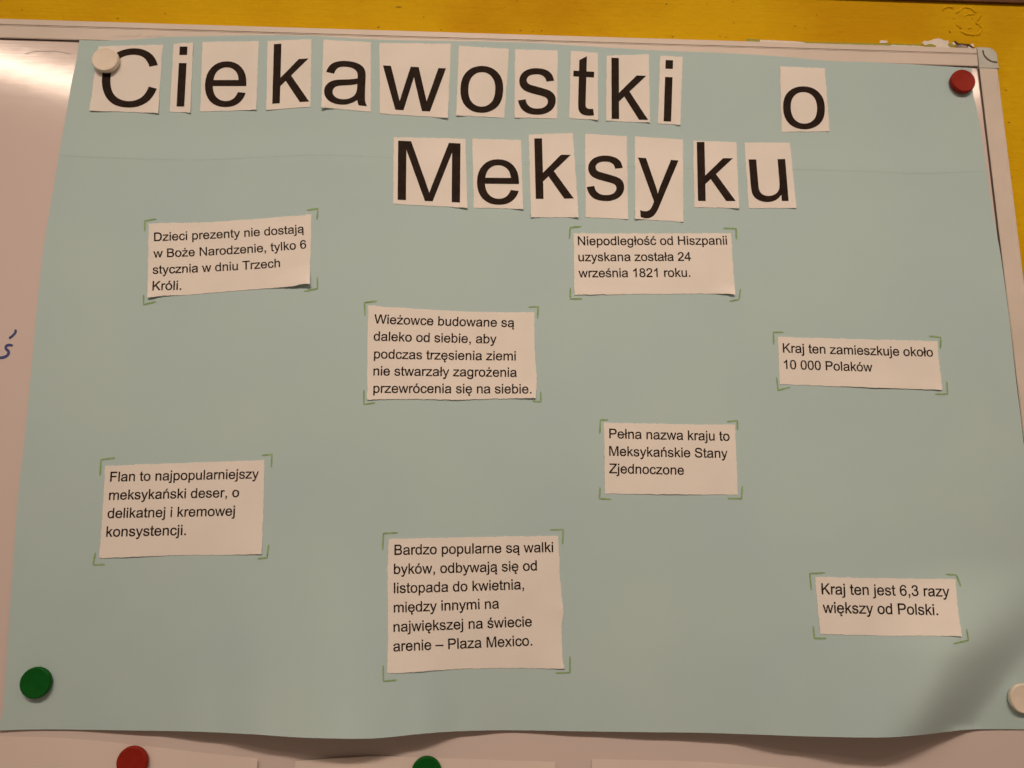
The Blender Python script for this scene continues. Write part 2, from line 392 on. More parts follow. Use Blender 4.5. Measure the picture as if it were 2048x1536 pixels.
mesh_obj('paper_sheet', V, F, M_poster, poster, po, smooth=lambda i: i < nt_)
pen = lambda x, y: P(x, y, .00022)
brackets = [
 [(289.5,462.7),(289.5,441.5),(312.5,437.7)], [(613.2,420.2),(635.7,417.2),(633.7,439.5)], [(634.5,554),(635,577.2),(607.5,582.7)], [(287,589),(287,609),(312,603.2)],
 [(1139,477.2),(1140.5,455.2),(1162.7,452.7)], [(1446.5,456.5),(1472.2,457.2),(1473.2,479)], [(1481,577.2),(1478.2,599),(1459,602.2)], [(1140.7,575.7),(1140.7,598),(1164,597.2)],
 [(730,632),(729,605.2),(754,602)], [(1057,614),(1076.5,613.5),(1075.2,636.5)], [(1081.5,783.5),(1082,803.5),(1064.7,802.2)], [(727.7,779.7),(727.7,808.5),(750.7,805.5)],
 [(1547.7,689.5),(1546.7,664.5),(1567.7,664.5)], [(1858,672.2),(1881.5,674.7),(1881,697)], [(1893.5,763),(1895.2,788),(1870.5,788.2)], [(1553,754),(1556.5,780.5),(1580.5,774.2)],
 [(1199.7,867.2),(1200.7,839.7),(1216.5,839.7)], [(1453.5,843.7),(1474.7,841.2),(1475.2,860.5)], [(1484.7,971.7),(1483.2,997.2),(1455.2,996.7)], [(1200.2,974.7),(1199,997.2),(1222.2,998.5)],
 [(200,951.7),(202,919.2),(230,915.5)], [(523.2,911),(544,908.7),(542.5,934.7)], [(537.7,1089.2),(534,1115.5),(514.5,1117.5)], [(190.7,1105),(186.2,1129.7),(210,1128.7)],
 [(765.2,1100.5),(767,1066.7),(796.2,1065.5)], [(1099.7,1059.7),(1126.5,1059.2),(1125.2,1088.5)], [(1140.2,1312.5),(1139.7,1345),(1110.7,1346.5)], [(766.2,1330.7),(767,1362.7),(794,1360)],
 [(1622.7,1180),(1619.7,1147.2),(1651,1145.5)], [(1891.5,1148.5),(1913,1150),(1921.7,1172.5)], [(1933.5,1258.2),(1936.7,1280.7),(1906.5,1287.7)], [(1626.5,1252.5),(1629,1276.2),(1653.5,1277)]]
for a, c, b_ in brackets:
    v1, f1 = ribbon([a, c], 3.3, pen, 5); v2_, f2 = ribbon([(c[0]+(c[0]-b_[0])*.05, c[1]+(c[1]-b_[1])*.05), b_], 3.3, lambda x, y: P(x, y, .00028), 5)
    k_ = len(v1); mesh_obj('marker_bracket', v1+v2_, f1+[tuple(i+k_ for i in f) for f in f2], M_green_pen, poster, po)
pl = smooth_pl([(117,311),(250,317),(400,320),(512,315),(642,310.5),(788,315.5),(934,325),(1044,328.7),(1149,331),(1256,333),(1369,337),(1481,337.5),(1586,338.7),(1753,343.7),(1836,346.7),(1970,342.5)], 6)
v_, f_ = ribbon(pl, .75, lambda x, y: P(x, y, .0001), 6); mesh_obj('pencil_line', v_, f_, M_pencil, poster, po)  # shade of a slight fold, drawn on as a thin darker line

# ------------------------------------------------------------------ lettering outlines (em 2048)
G = {
'a':(1139,"M828 131Q728 46 635 11Q543 -24 437 -24Q262 -24 168 61Q74 147 74 280Q74 358 109 422Q145 487 202 526Q260 565 332 585Q385 599 492 612Q710 638 813 674Q814 711 814 721Q814 831 763 876Q694 937 558 937Q431 937 370 892Q310 848 281 735L105 759Q129 872 184 941Q239 1011 343 1048Q447 1086 584 1086Q720 1086 805 1054Q890 1022 930 973Q970 925 986 851Q995 805 995 685L995 445Q995 194 1006 127Q1018 61 1052 0L864 0Q836 56 828 131ZM813 533Q715 493 519 465Q408 449 362 429Q316 409 291 370Q266 332 266 285Q266 213 320 165Q375 117 480 117Q584 117 665 162Q746 208 784 287Q813 348 813 467Z"),
'b':(1139,"M301 0L134 0L134 1466L314 1466L314 943Q428 1086 605 1086Q703 1086 790 1046Q878 1007 934 935Q991 864 1023 763Q1055 662 1055 547Q1055 274 920 125Q785 -24 596 -24Q408 -24 301 133ZM299 539Q299 348 351 263Q436 124 581 124Q699 124 785 226Q871 329 871 532Q871 740 788 839Q706 938 589 938Q471 938 385 835Q299 733 299 539Z"),
'c':(1024,"M828 389L1005 366Q976 183 856 79Q737 -24 563 -24Q345 -24 212 118Q80 261 80 527Q80 699 137 828Q194 957 310 1021Q427 1086 564 1086Q737 1086 847 998Q957 911 988 750L813 723Q788 830 724 884Q661 938 571 938Q435 938 350 840Q265 743 265 532Q265 318 347 221Q429 124 561 124Q667 124 738 189Q809 254 828 389Z"),
'd':(1139,"M824 0L824 134Q723 -24 527 -24Q400 -24 293 46Q187 116 128 241Q70 367 70 530Q70 689 123 818Q176 948 282 1017Q388 1086 519 1086Q615 1086 690 1045Q765 1005 812 940L812 1466L991 1466L991 0ZM255 530Q255 326 341 225Q427 124 544 124Q662 124 744 220Q827 317 827 515Q827 733 743 835Q659 937 536 937Q416 937 335 839Q255 741 255 530Z"),
'e':(1139,"M862 342L1048 319Q1004 156 885 66Q766 -24 581 -24Q348 -24 211 119Q75 263 75 522Q75 790 213 938Q351 1086 571 1086Q784 1086 919 941Q1054 796 1054 533Q1054 517 1053 485L261 485Q271 310 360 217Q449 124 582 124Q681 124 751 176Q821 228 862 342ZM271 633L864 633Q852 767 796 834Q710 938 573 938Q449 938 364 855Q280 772 271 633Z"),
'g':(1139,"M102 -88L277 -114Q288 -195 338 -232Q405 -282 521 -282Q646 -282 714 -232Q782 -182 806 -92Q820 -37 819 139Q701 0 525 0Q306 0 186 158Q66 316 66 537Q66 689 121 817Q176 946 280 1016Q385 1086 526 1086Q714 1086 836 934L836 1062L1002 1062L1002 144Q1002 -104 951 -207Q901 -311 791 -371Q682 -431 522 -431Q332 -431 215 -345Q98 -260 102 -88ZM251 550Q251 341 334 245Q417 149 542 149Q666 149 750 244Q834 340 834 544Q834 739 747 838Q661 937 539 937Q419 937 335 839Q251 742 251 550Z"),
'h':(1139,"M135 0L135 1466L315 1466L315 940Q441 1086 633 1086Q751 1086 838 1039Q925 993 962 911Q1000 829 1000 673L1000 0L820 0L820 673Q820 808 761 869Q703 931 596 931Q516 931 445 889Q375 848 345 777Q315 706 315 581L315 0Z"),
'i':(455,"M136 1259L136 1466L316 1466L316 1259ZM136 0L136 1062L316 1062L316 0Z"),
'j':(455,"M134 1257L134 1466L314 1466L314 1257ZM-94 -412L-60 -259Q-6 -273 25 -273Q80 -273 107 -236Q134 -200 134 -54L134 1062L314 1062L314 -58Q314 -254 263 -331Q198 -431 47 -431Q-26 -431 -94 -412Z"),
'k':(1024,"M136 0L136 1466L316 1466L316 630L742 1062L975 1062L569 668L1016 0L794 0L443 543L316 421L316 0Z"),
'l':(455,"M131 0L131 1466L311 1466L311 0Z"),
'm':(1706,"M135 0L135 1062L296 1062L296 913Q346 991 429 1038Q512 1086 618 1086Q736 1086 811 1037Q887 988 918 900Q1044 1086 1246 1086Q1404 1086 1489 998Q1574 911 1574 729L1574 0L1395 0L1395 669Q1395 777 1377 824Q1360 872 1314 901Q1268 930 1206 930Q1094 930 1020 855Q946 781 946 617L946 0L766 0L766 690Q766 810 722 870Q678 930 578 930Q502 930 437 890Q373 850 344 773Q315 696 315 551L315 0Z"),
'n':(1139,"M135 0L135 1062L297 1062L297 911Q414 1086 635 1086Q731 1086 811 1051Q892 1017 932 961Q972 905 988 828Q998 778 998 653L998 0L818 0L818 646Q818 756 797 810Q776 865 722 897Q669 930 597 930Q482 930 398 857Q315 784 315 580L315 0Z"),
'o':(1139,"M68 531Q68 826 232 968Q369 1086 566 1086Q785 1086 924 942Q1063 799 1063 546Q1063 341 1001 223Q940 106 822 41Q705 -24 566 -24Q343 -24 205 119Q68 262 68 531ZM253 531Q253 327 342 225Q431 124 566 124Q700 124 789 226Q878 328 878 537Q878 734 788 835Q699 937 566 937Q431 937 342 836Q253 735 253 531Z"),
'p':(1139,"M135 -407L135 1062L299 1062L299 924Q357 1005 430 1045Q503 1086 607 1086Q743 1086 847 1016Q951 946 1004 818Q1057 691 1057 539Q1057 376 998 245Q940 115 828 45Q717 -24 594 -24Q504 -24 432 14Q361 52 315 110L315 -407ZM298 525Q298 320 381 222Q464 124 582 124Q702 124 787 225Q873 327 873 540Q873 743 789 844Q706 945 590 945Q475 945 386 837Q298 730 298 525Z"),
'r':(682,"M133 0L133 1062L295 1062L295 901Q357 1014 409 1050Q462 1086 525 1086Q616 1086 710 1028L648 861Q582 900 516 900Q457 900 410 864Q363 829 343 766Q313 670 313 556L313 0Z"),
's':(1024,"M63 317L241 345Q256 238 324 181Q393 124 516 124Q640 124 700 174Q760 225 760 293Q760 354 707 389Q670 413 523 450Q325 500 248 536Q172 573 132 637Q93 702 93 780Q93 851 125 911Q158 972 214 1012Q256 1043 328 1064Q401 1086 484 1086Q609 1086 703 1050Q798 1014 843 952Q888 891 905 788L729 764Q717 846 659 892Q602 938 497 938Q373 938 320 897Q267 856 267 801Q267 766 289 738Q311 709 358 690Q385 680 517 644Q708 593 783 560Q859 528 902 466Q945 404 945 312Q945 222 892 142Q840 63 741 19Q642 -24 517 -24Q310 -24 201 62Q93 148 63 317Z"),
't':(569,"M528 161L554 2Q478 -14 418 -14Q320 -14 266 17Q212 48 190 98Q168 149 168 311L168 922L36 922L36 1062L168 1062L168 1325L347 1433L347 1062L528 1062L528 922L347 922L347 301Q347 224 356 202Q366 180 387 167Q409 154 449 154Q479 154 528 161Z"),
'u':(1139,"M831 0L831 156Q707 -24 494 -24Q400 -24 318 12Q237 48 197 102Q158 157 142 236Q131 289 131 404L131 1062L311 1062L311 473Q311 332 322 283Q339 212 394 171Q449 131 530 131Q611 131 682 172Q753 214 782 285Q812 357 812 493L812 1062L992 1062L992 0Z"),
'w':(1479,"M331 0L6 1062L192 1062L361 449L424 221L479 440L648 1062L833 1062L992 446L1045 243L1106 448L1288 1062L1463 1062L1131 0L944 0L775 636L734 817L519 0Z"),
'x':(1024,"M15 0L403 552L44 1062L269 1062L432 813L507 694L584 805L763 1062L978 1062L611 562L1006 0L785 0L567 330L509 419L230 0Z"),
'y':(1024,"M127 -409L107 -240Q166 -256 210 -256Q270 -256 306 -236Q342 -216 365 -180Q382 -153 420 -46L436 -1L33 1062L227 1062L448 447Q491 330 525 201Q556 325 599 443L826 1062L1006 1062L602 -18Q537 -193 501 -259Q453 -348 391 -389Q329 -431 243 -431Q191 -431 127 -409Z"),
'z':(1024,"M40 0L40 146L716 922L80 916L80 1062L948 1062L948 943L373 269L262 146L980 155L980 0Z"),
'B':(1366,"M150 0L150 1466L700 1466Q868 1466 969 1421Q1071 1377 1128 1284Q1186 1192 1186 1091Q1186 997 1135 914Q1084 831 981 780Q1114 741 1185 647Q1257 553 1257 425Q1257 322 1213 233Q1170 145 1106 97Q1042 49 945 24Q849 0 709 0ZM344 850L661 850Q790 850 846 867Q920 889 957 940Q995 991 995 1068Q995 1141 960 1196Q925 1252 860 1272Q795 1293 637 1293L344 1293ZM344 173L709 173Q803 173 841 180Q908 192 953 220Q998 248 1027 301Q1056 355 1056 425Q1056 507 1014 567Q972 628 897 652Q823 677 683 677L344 677Z"),
'C':(1479,"M1204 514L1398 465Q1337 226 1178 100Q1020 -25 791 -25Q554 -25 405 71Q257 168 179 351Q102 534 102 744Q102 973 189 1143Q277 1314 438 1402Q600 1491 794 1491Q1014 1491 1164 1379Q1314 1267 1373 1064L1182 1019Q1131 1179 1034 1252Q937 1325 790 1325Q621 1325 507 1244Q394 1163 348 1026Q302 890 302 745Q302 558 356 418Q411 279 526 210Q641 141 775 141Q938 141 1051 235Q1164 329 1204 514Z"),
'D':(1479,"M158 0L158 1466L663 1466Q834 1466 924 1445Q1050 1416 1139 1340Q1255 1242 1312 1089Q1370 937 1370 741Q1370 574 1331 445Q1292 316 1231 231Q1170 147 1097 98Q1025 50 922 25Q820 0 687 0ZM352 173L665 173Q810 173 892 200Q975 227 1024 276Q1093 345 1131 461Q1170 578 1170 744Q1170 974 1094 1097Q1019 1221 911 1263Q833 1293 660 1293L352 1293Z"),
'F':(1251,"M168 0L168 1466L1157 1466L1157 1293L362 1293L362 839L1050 839L1050 666L362 666L362 0Z"),
'H':(1479,"M164 0L164 1466L358 1466L358 864L1120 864L1120 1466L1314 1466L1314 0L1120 0L1120 691L358 691L358 0Z"),
'K':(1366,"M150 0L150 1466L344 1466L344 739L1072 1466L1335 1466L720 872L1362 0L1106 0L584 742L344 508L344 0Z"),
'M':(1706,"M152 0L152 1466L444 1466L791 428L861 211L939 446L1290 1466L1551 1466L1551 0L1364 0L1364 1227L938 0L763 0L339 1248L339 0Z"),
'N':(1479,"M156 0L156 1466L355 1466L1125 315L1125 1466L1311 1466L1311 0L1112 0L342 1152L342 0Z"),
'P':(1366,"M158 0L158 1466L711 1466Q857 1466 934 1452Q1042 1434 1115 1383Q1188 1333 1232 1242Q1277 1151 1277 1042Q1277 855 1158 725Q1039 596 728 596L352 596L352 0ZM352 769L731 769Q919 769 998 839Q1077 909 1077 1036Q1077 1128 1030 1193Q984 1259 908 1280Q859 1293 727 1293L352 1293Z"),
'S':(1366,"M92 471L275 487Q288 377 335 306Q383 236 483 192Q583 149 708 149Q819 149 904 182Q989 215 1030 272Q1072 330 1072 398Q1072 467 1032 518Q992 570 900 605Q841 628 639 676Q437 725 356 768Q251 823 199 904Q148 986 148 1087Q148 1198 211 1294Q274 1391 395 1441Q516 1491 664 1491Q827 1491 951 1438Q1076 1386 1143 1284Q1210 1182 1215 1053L1029 1039Q1014 1178 927 1249Q841 1320 672 1320Q496 1320 415 1255Q335 1191 335 1100Q335 1021 392 970Q448 919 684 865Q921 812 1009 772Q1137 713 1198 622Q1259 532 1259 414Q1259 297 1192 193Q1125 90 999 32Q874 -25 717 -25Q518 -25 383 33Q249 91 172 207Q96 324 92 471Z"),
'T':(1251,"M531 0L531 1293L48 1293L48 1466L1210 1466L1210 1293L725 1293L725 0Z"),
'W':(1933,"M414 0L25 1466L224 1466L447 505L509 230L590 501L870 1466L1104 1466L1314 728L1422 230L1494 529L1724 1466L1919 1466L1517 0L1330 0L1021 1117L975 1284L936 1117L625 0Z"),
'Z':(1251,"M41 0L41 180L792 1119Q872 1219 944 1293L94 1293L94 1466L1185 1466L1185 1293L330 237L238 173L1210 173L1210 0Z"),
'0':(1139,"M85 723Q85 983 138 1141Q192 1300 297 1386Q403 1472 563 1472Q681 1472 770 1424Q859 1377 917 1287Q975 1198 1008 1069Q1041 941 1041 723Q1041 465 988 306Q935 148 829 61Q724 -25 563 -25Q351 -25 230 127Q85 310 85 723ZM270 723Q270 362 354 242Q439 123 563 123Q687 123 771 243Q856 363 856 723Q856 1085 771 1204Q687 1323 561 1323Q437 1323 363 1218Q270 1084 270 723Z"),
'1':(1139,"M763 0L583 0L583 1147Q518 1085 412 1023Q307 961 223 930L223 1104Q374 1175 487 1276Q600 1377 647 1472L763 1472Z"),
'2':(1139,"M1031 173L1031 0L62 0Q60 65 83 125Q120 224 201 320Q283 416 437 542Q676 738 760 852Q844 967 844 1069Q844 1176 767 1249Q691 1323 568 1323Q438 1323 360 1245Q282 1167 281 1029L96 1048Q115 1255 239 1363Q363 1472 572 1472Q783 1472 906 1355Q1029 1238 1029 1065Q1029 977 993 892Q957 807 873 713Q790 619 596 455Q434 319 388 270Q342 222 312 173Z"),
'3':(1139,"M86 387L266 411Q297 258 371 190Q446 123 553 123Q680 123 767 211Q855 299 855 429Q855 553 774 633Q693 714 568 714Q517 714 441 694L461 852Q479 850 490 850Q605 850 697 910Q789 970 789 1095Q789 1194 722 1259Q655 1324 549 1324Q444 1324 374 1258Q304 1192 284 1060L104 1092Q137 1273 254 1372Q371 1472 545 1472Q665 1472 766 1420Q867 1369 920 1280Q974 1191 974 1091Q974 996 923 918Q872 840 772 794Q902 764 974 669Q1046 575 1046 433Q1046 241 906 107Q766 -26 552 -26Q359 -26 231 89Q104 204 86 387Z"),
'4':(1139,"M662 0L662 351L26 351L26 516L695 1466L842 1466L842 516L1040 516L1040 351L842 351L842 0ZM662 516L662 1177L203 516Z"),
'6':(1139,"M1019 1107L840 1093Q816 1199 772 1247Q699 1324 592 1324Q506 1324 441 1276Q356 1214 307 1095Q258 976 256 756Q321 855 415 903Q509 951 612 951Q792 951 918 818Q1045 686 1045 476Q1045 338 985 219Q926 101 822 38Q718 -25 586 -25Q361 -25 219 140Q77 306 77 686Q77 1111 234 1304Q371 1472 603 1472Q776 1472 886 1375Q997 1278 1019 1107ZM284 475Q284 382 323 297Q363 212 434 167Q505 123 583 123Q697 123 779 215Q861 307 861 465Q861 617 780 704Q699 792 576 792Q454 792 369 704Q284 617 284 475Z"),
'8':(1139,"M362 795Q250 836 196 912Q142 988 142 1094Q142 1254 257 1363Q372 1472 563 1472Q755 1472 872 1360Q989 1249 989 1089Q989 987 935 911Q882 836 773 795Q908 751 978 653Q1049 555 1049 419Q1049 231 916 103Q783 -25 566 -25Q349 -25 216 103Q83 232 83 424Q83 567 155 663Q228 760 362 795ZM326 1100Q326 996 393 930Q460 864 567 864Q671 864 737 929Q804 995 804 1090Q804 1189 735 1256Q667 1324 565 1324Q462 1324 394 1258Q326 1192 326 1100ZM268 423Q268 346 304 274Q341 202 413 162Q485 123 568 123Q697 123 781 206Q865 289 865 417Q865 547 778 632Q692 717 562 717Q435 717 351 633Q268 549 268 423Z"),
'.':(569,"M186 0L186 205L391 205L391 0Z"),
',':(569,"M182 0L182 205L387 205L387 0Q387 -113 347 -182Q307 -252 220 -290L170 -213Q227 -188 254 -139Q281 -91 284 0Z"),
'–':(1139,"M-6 480L-6 625L1147 625L1147 480Z"),
' ':(569,""),
}
def contours(path):
    import re
    out = []; cur = []
    for c, args in re.findall(r'([MLQZ])([^MLQZ]*)', path):
        v = [float(t) for t in args.split()]
        if c == 'M': cur = [(v[0], v[1])]
        elif c == 'L': cur.append((v[0], v[1]))
        elif c == 'Q':
            x0, y0 = cur[-1]
            for i in range(1, 5):
                t = i/4; cur.append(((1-t)**2*x0+2*t*(1-t)*v[0]+t*t*v[2], (1-t)**2*y0+2*t*(1-t)*v[1]+t*t*v[3]))
        else: out.append(cur)
    return out
def inside(p, poly):
    r_ = False
    for (x1, y1), (x2, y2) in zip(poly, poly[1:]+poly[:1]):
        if (y1 > p[1]) != (y2 > p[1]) and p[0] < (x2-x1)*(p[1]-y1)/(y2-y1)+x1: r_ = not r_
    return r_
def acute(x): return "M%d 1194L%d 1480L%d 1480L%d 1194Z" % (x-90, x+40, x+265, x+55)
def ogon(x): return "M%d 10Q%d -100 %d -190Q%d -262 %d -262Q%d -262 %d -235L%d -345Q%d -392 %d -392Q%d -392 %d -225Q%d -95 %d 10Z" % (x+130, x+15, x+15, x+15, x+85, x+125, x+170, x+185, x+110, x+60, x-110, x-110, x-110, x+20)
EXTRA = {'ą': ('a', ogon(880)), 'ę': ('e', ogon(620)), 'ł': ('l', "M-12 560L-12 735L455 955L455 780Z"),
         'ó': ('o', acute(530)), 'ś': ('s', acute(480)), 'ć': ('c', acute(520)), 'ń': ('n', acute(520)), 'ż': ('z', "M420 1259L420 1466L610 1466L610 1259Z")}
_cache = {}
def bold(pts, w):
    n = len(pts); out = []
    for i in range(n):
        a, b_, c = pts[i-1], pts[i], pts[(i+1) % n]
        def nr(p, q):
            dx, dy = q[0]-p[0], q[1]-p[1]; l = math.hypot(dx, dy) or 1; return -dy/l, dx/l
        n1, n2 = nr(a, b_), nr(b_, c); mx_, my_ = n1[0]+n2[0], n1[1]+n2[1]; l = math.hypot(mx_, my_)
        if l < .5: mx_, my_, l = n1[0], n1[1], 1
        k_ = min(1.6, 2/l) if l > .5 else 1
        out.append((b_[0]+mx_/l*w*k_, b_[1]+my_/l*w*k_))
    return out
def area(p): return sum(a[0]*b_[1]-b_[0]*a[1] for a, b_ in zip(p, p[1:]+p[:1]))/2
BOLD = 0
def glyph(ch):
    """-> advance, [(verts, tris, layer)], xmin, xmax"""
    if (ch, BOLD) in _cache: return _cache[(ch, BOLD)]
    base, extra = EXTRA.get(ch, (ch, None))
    adv, path = G[base]; pieces = []
    for layer, pth in ((0, path), (1, extra)):
        if not pth: continue
        cs = contours(pth); used = set()
        for i, c in enumerate(cs):
            if any(j != i and inside(c[0], cs[j]) for j in range(len(cs))): continue
            holes = [k_ for j, k_ in enumerate(cs) if j != i and inside(k_[0], c)]
            if BOLD:
                grow = lambda l, o_: bold(l, BOLD*(-1 if (area(l) > 0) == o_ else 1))
                c = grow(c, True); holes = [grow(l, False) for l in holes]
            loops = [c]+holes; vs = [p for l in loops for p in l]
            tr = tessellate_polygon([[Vector((x, y, 0)) for x, y in l] for l in loops])
            pieces.append((vs, [tuple(t) for t in tr], layer))
    xs = [p[0] for vs, _, _ in pieces for p in vs]
    r_ = (adv, pieces, min(xs) if xs else 0, max(xs) if xs else adv)
    _cache[(ch, BOLD)] = r_; return r_

def cut_mesh(vs, tris, step):
    """split big triangles along a grid so the print can follow the paper"""
    bm = bmesh.new(); bv = [bm.verts.new((x, y, 0)) for x, y in vs]
    for t in tris:
        try: bm.faces.new([bv[i] for i in t])
        except ValueError: pass
    xs = [v[0] for v in vs]; ys = [v[1] for v in vs]
    for ax, lo, hi in ((0, min(xs), max(xs)), (1, min(ys), max(ys))):
        k_ = lo+step
        while k_ < hi:
            co = [0, 0, 0]; co[ax] = k_; no = [0, 0, 0]; no[ax] = 1
            bmesh.ops.bisect_plane(bm, geom=bm.verts[:]+bm.edges[:]+bm.faces[:], plane_co=co, plane_no=no)
            k_ += step
    bm.verts.index_update()
    V = [(v.co.x, v.co.y) for v in bm.verts]; F = [tuple(v.index for v in f.verts) for f in bm.faces]
    bm.free(); return V, F

# ------------------------------------------------------------------ paper cards glued on the poster
def make_paper(edges, seed, lifts, base=.0004, amp=.7, step=4.0):
    """edges: top,right,bottom,left polylines; lifts: {(s,t):(height,radius)} raised corners"""
    t_, r_, b_, l_ = edges
    plen = lambda p: sum(math.dist(a, c) for a, c in zip(p, p[1:]))
    nx = max(10, int(plen(t_)/step)); ny = max(10, int(plen(l_)/step))
    E2 = [rough(resample(smooth_pl(e) if len(e) > 2 else e, k_), amp, seed*10+i) for i, (e, k_) in enumerate(((t_, nx), (r_, ny), (b_, nx), (l_, ny)))]
    grid = coons(*E2)
    def off(s, t):
        h = base
        for (cs, ct), (hh, rad) in lifts.items():
            d = math.hypot(s-cs, (t-ct)) if cs not in (None,) else abs(t-ct)
            if d < rad: h += hh*(1-d/rad)**2
        return h
    return grid, off
def inv_quad(q, x, y):
    """approximate inverse bilinear of quad TL,TR,BR,BL"""
    (ax, ay), (bx, by), (cx, cy), (dx, dy) = q; s = t = .5
    for _ in range(6):
        px = (1-s)*(1-t)*ax+s*(1-t)*bx+s*t*cx+(1-s)*t*dx-x; py = (1-s)*(1-t)*ay+s*(1-t)*by+s*t*cy+(1-s)*t*dy-y
        a = (1-t)*(bx-ax)+t*(cx-dx); b2_ = (1-s)*(dx-ax)+s*(cx-bx); c = (1-t)*(by-ay)+t*(cy-dy); d = (1-s)*(dy-ay)+s*(cy-by)
        det = a*d-b2_*c; s -= (px*d-py*b2_)/det; t -= (a*py-c*px)/det
    return s, t
def card_thing(name, label, group, quad, edges, seed, lifts, amp=.7, step=4.0):
    tl, tr_, br, bl = quad
    if edges is None: edges = ([tl, tr_], [tr_, br], [bl, br], [tl, bl])
    grid, off = make_paper(edges, seed, lifts, amp=amp, step=step)
    cx = sum(q[0] for q in quad)/4; cy = max(q[1] for q in quad)
    o0 = P(cx, cy)
    root = thing(name, label, 'paper card' if name == 'letter_card' else 'note', o0, group)
    V, F, nt2 = sheet_mesh(grid, lambda x, y, s, t: P(x, y, off(s, t)), .00022)
    mesh_obj('paper', V, F, M_paper, root, o0, smooth=lambda i: i < nt2)
    def on(x, y, e=.00013):
        s, t = inv_quad(quad, x, y)
        s_ = max(0, min(1, s)); t_ = max(0, min(1, t))
        return P(x, y, off(s_, t_)+e)
    return root, o0, on

def zq(off, *pts): return [(p[0]/4+off[0], p[1]/4+off[1]) for p in pts]
Q0, Q1, Q2, Q3 = (0, 0), (512, 0), (1024, 0), (1536, 0)
BB = lambda ch: (min(p[0] for v, _, _ in glyph(ch)[1] for p in v), min(p[1] for v, _, _ in glyph(ch)[1] for p in v),
                 max(p[0] for v, _, _ in glyph(ch)[1] for p in v), max(p[1] for v, _, _ in glyph(ch)[1] for p in v))
# letter, offset, card quad TL TR BR BL, glyph box BL BR TL, label, lifted corners
CARDS = [
 ('C', Q0, [(788,370),(1303,357),(1265,905),(715,885)], [(795,860),(1242,862),(835,385)], 'white card with capital C, top left, pinned under the white magnet', {(1,1):(.0022,.4),(0,1):(.0018,.5)}),
 ('i', Q0, [(1390,350),(1545,338),(1522,900),(1358,895)], [(1412,852),(1474,852),(1438,372)], 'narrow white card with letter i right after the capital C', {(1,0):(.0016,.5),(1,1):(.0022,.5)}),
 ('e', Q0, [(1620,335),(2070,330),(2050,878),(1602,893)], [(1632,857),(1963,857),(1648,490)], 'white card with letter e in the top row left of the k', {(1,1):(.0016,.4)}),
 ('k', Q1, [(92,328),(445,312),(437,855),(82,880)], [(130,830),(425,812),(143,353)], 'white card with letter k between e and a in the top row', {(0,1):(.0012,.4),(1,0):(.0012,.3)}),
 ('a', Q1, [(540,318),(920,337),(918,895),(522,858)], [(541,824),(888,857),(555,471)], 'white card with letter a and a curled lower left corner, left of the w', {(0,1):(.0045,.4),(1,0):(.0012,.4)}),
 ('w', Q1, [(987,342),(1560,350),(1535,943),(992,908)], [(1002,873),(1507,897),(1015,523)], 'widest white card in the top row, with letter w', {(1,1):(.003,.3)}),
 ('o', Q1, [(1625,365),(2025,392),(1987,943),(1600,922)], [(1629,898),(1972,908),(1641,522)], 'white card with letter o between w and s in the top row', {(1,0):(.002,.4),(0,1):(.0025,.3)}),
 ('s', Q2, [(25,395),(365,402),(362,947),(20,940)], [(48,918),(350,918),(48,545)], 'white card with letter s in the top row left of the t', {(0,1):(.0012,.3)}),
 ('t', Q2, [(470,408),(687,420),(688,960),(458,945)], [(482,918),(656,928),(495,443)], 'white card with letter t in the top row of the title', {(1,1):(.0025,.5)}),
 ('k', Q2, [(757,445),(1095,435),(1105,980),(752,965)], [(797,950),(1090,960),(795,462)], 'white card with letter k right after the t in the top row', {(1,1):(.0016,.4),(0,1):(.001,.3)}),
 ('i', Q2, [(1185,445),(1365,455),(1347,998),(1168,990)], [(1213,970),(1273,972),(1229,480)], 'narrow white card with letter i ending the long first word', {(1,1):(.0016,.5)}),
 ('o', Q3, [(95,530),(455,545),(493,1050),(110,1055)], [(126,1035),(461,1035),(114,690)], 'white card with letter o standing alone at the right of the top row', {(1,1):(.0006,.3),(0,0):(.001,.3)}),
 ('M', Q1, [(1103,1097),(1675,1110),(1692,1662),(1098,1630)], [(1133,1598),(1632,1620),(1137,1125)], 'white card with capital M starting the second row', {(1,1):(.003,.35)}),
 ('e', Q1, [(1730,1110),(2120,1120),(2138,1672),(1742,1662)], [(1768,1637),(2104,1640),(1768,1272)], 'white card with letter e right after the capital M', {(1,1):(.0025,.4)}),
 ('k', Q2, [(135,1075),(487,1065),(533,1738),(152,1738)], [(190,1591),(495,1588),(178,1107)], 'tall white card with letter k set high between e and s in the second row', {(1,1):(.0035,.3),(0,1):(.002,.3)}),
 ('s', Q2, [(585,1070),(918,1088),(930,1753),(590,1738)], [(597,1608),(897,1610),(600,1243)], 'white card with letter s in the second row left of the y', {(1,1):(.001,.3)}),
 ('y', Q2, [(983,1090),(1368,1115),(1370,1775),(985,1750)], [(999,1741),(1323,1764),(1008,1260)], 'tallest white card, with letter y, in the second row', {(0,1):(.0026,.3),(1,1):(.001,.2)}),
 ('k', Q2, [(1450,1125),(1795,1138),(1818,1665),(1460,1658)], [(1488,1608),(1790,1608),(1478,1135)], 'white card with letter k between y and u in the second row', {(1,1):(.003,.4),(0,0):(.0012,.3)}),
 ('u', Q2, [(1860,1140),(2223,1142),(2276,1664),(1895,1665)], [(1921.6,1618),(2214,1614.8),(1893,1275)], 'white card with letter u ending the second row', {(1,1):(.0014,.4)}),
]
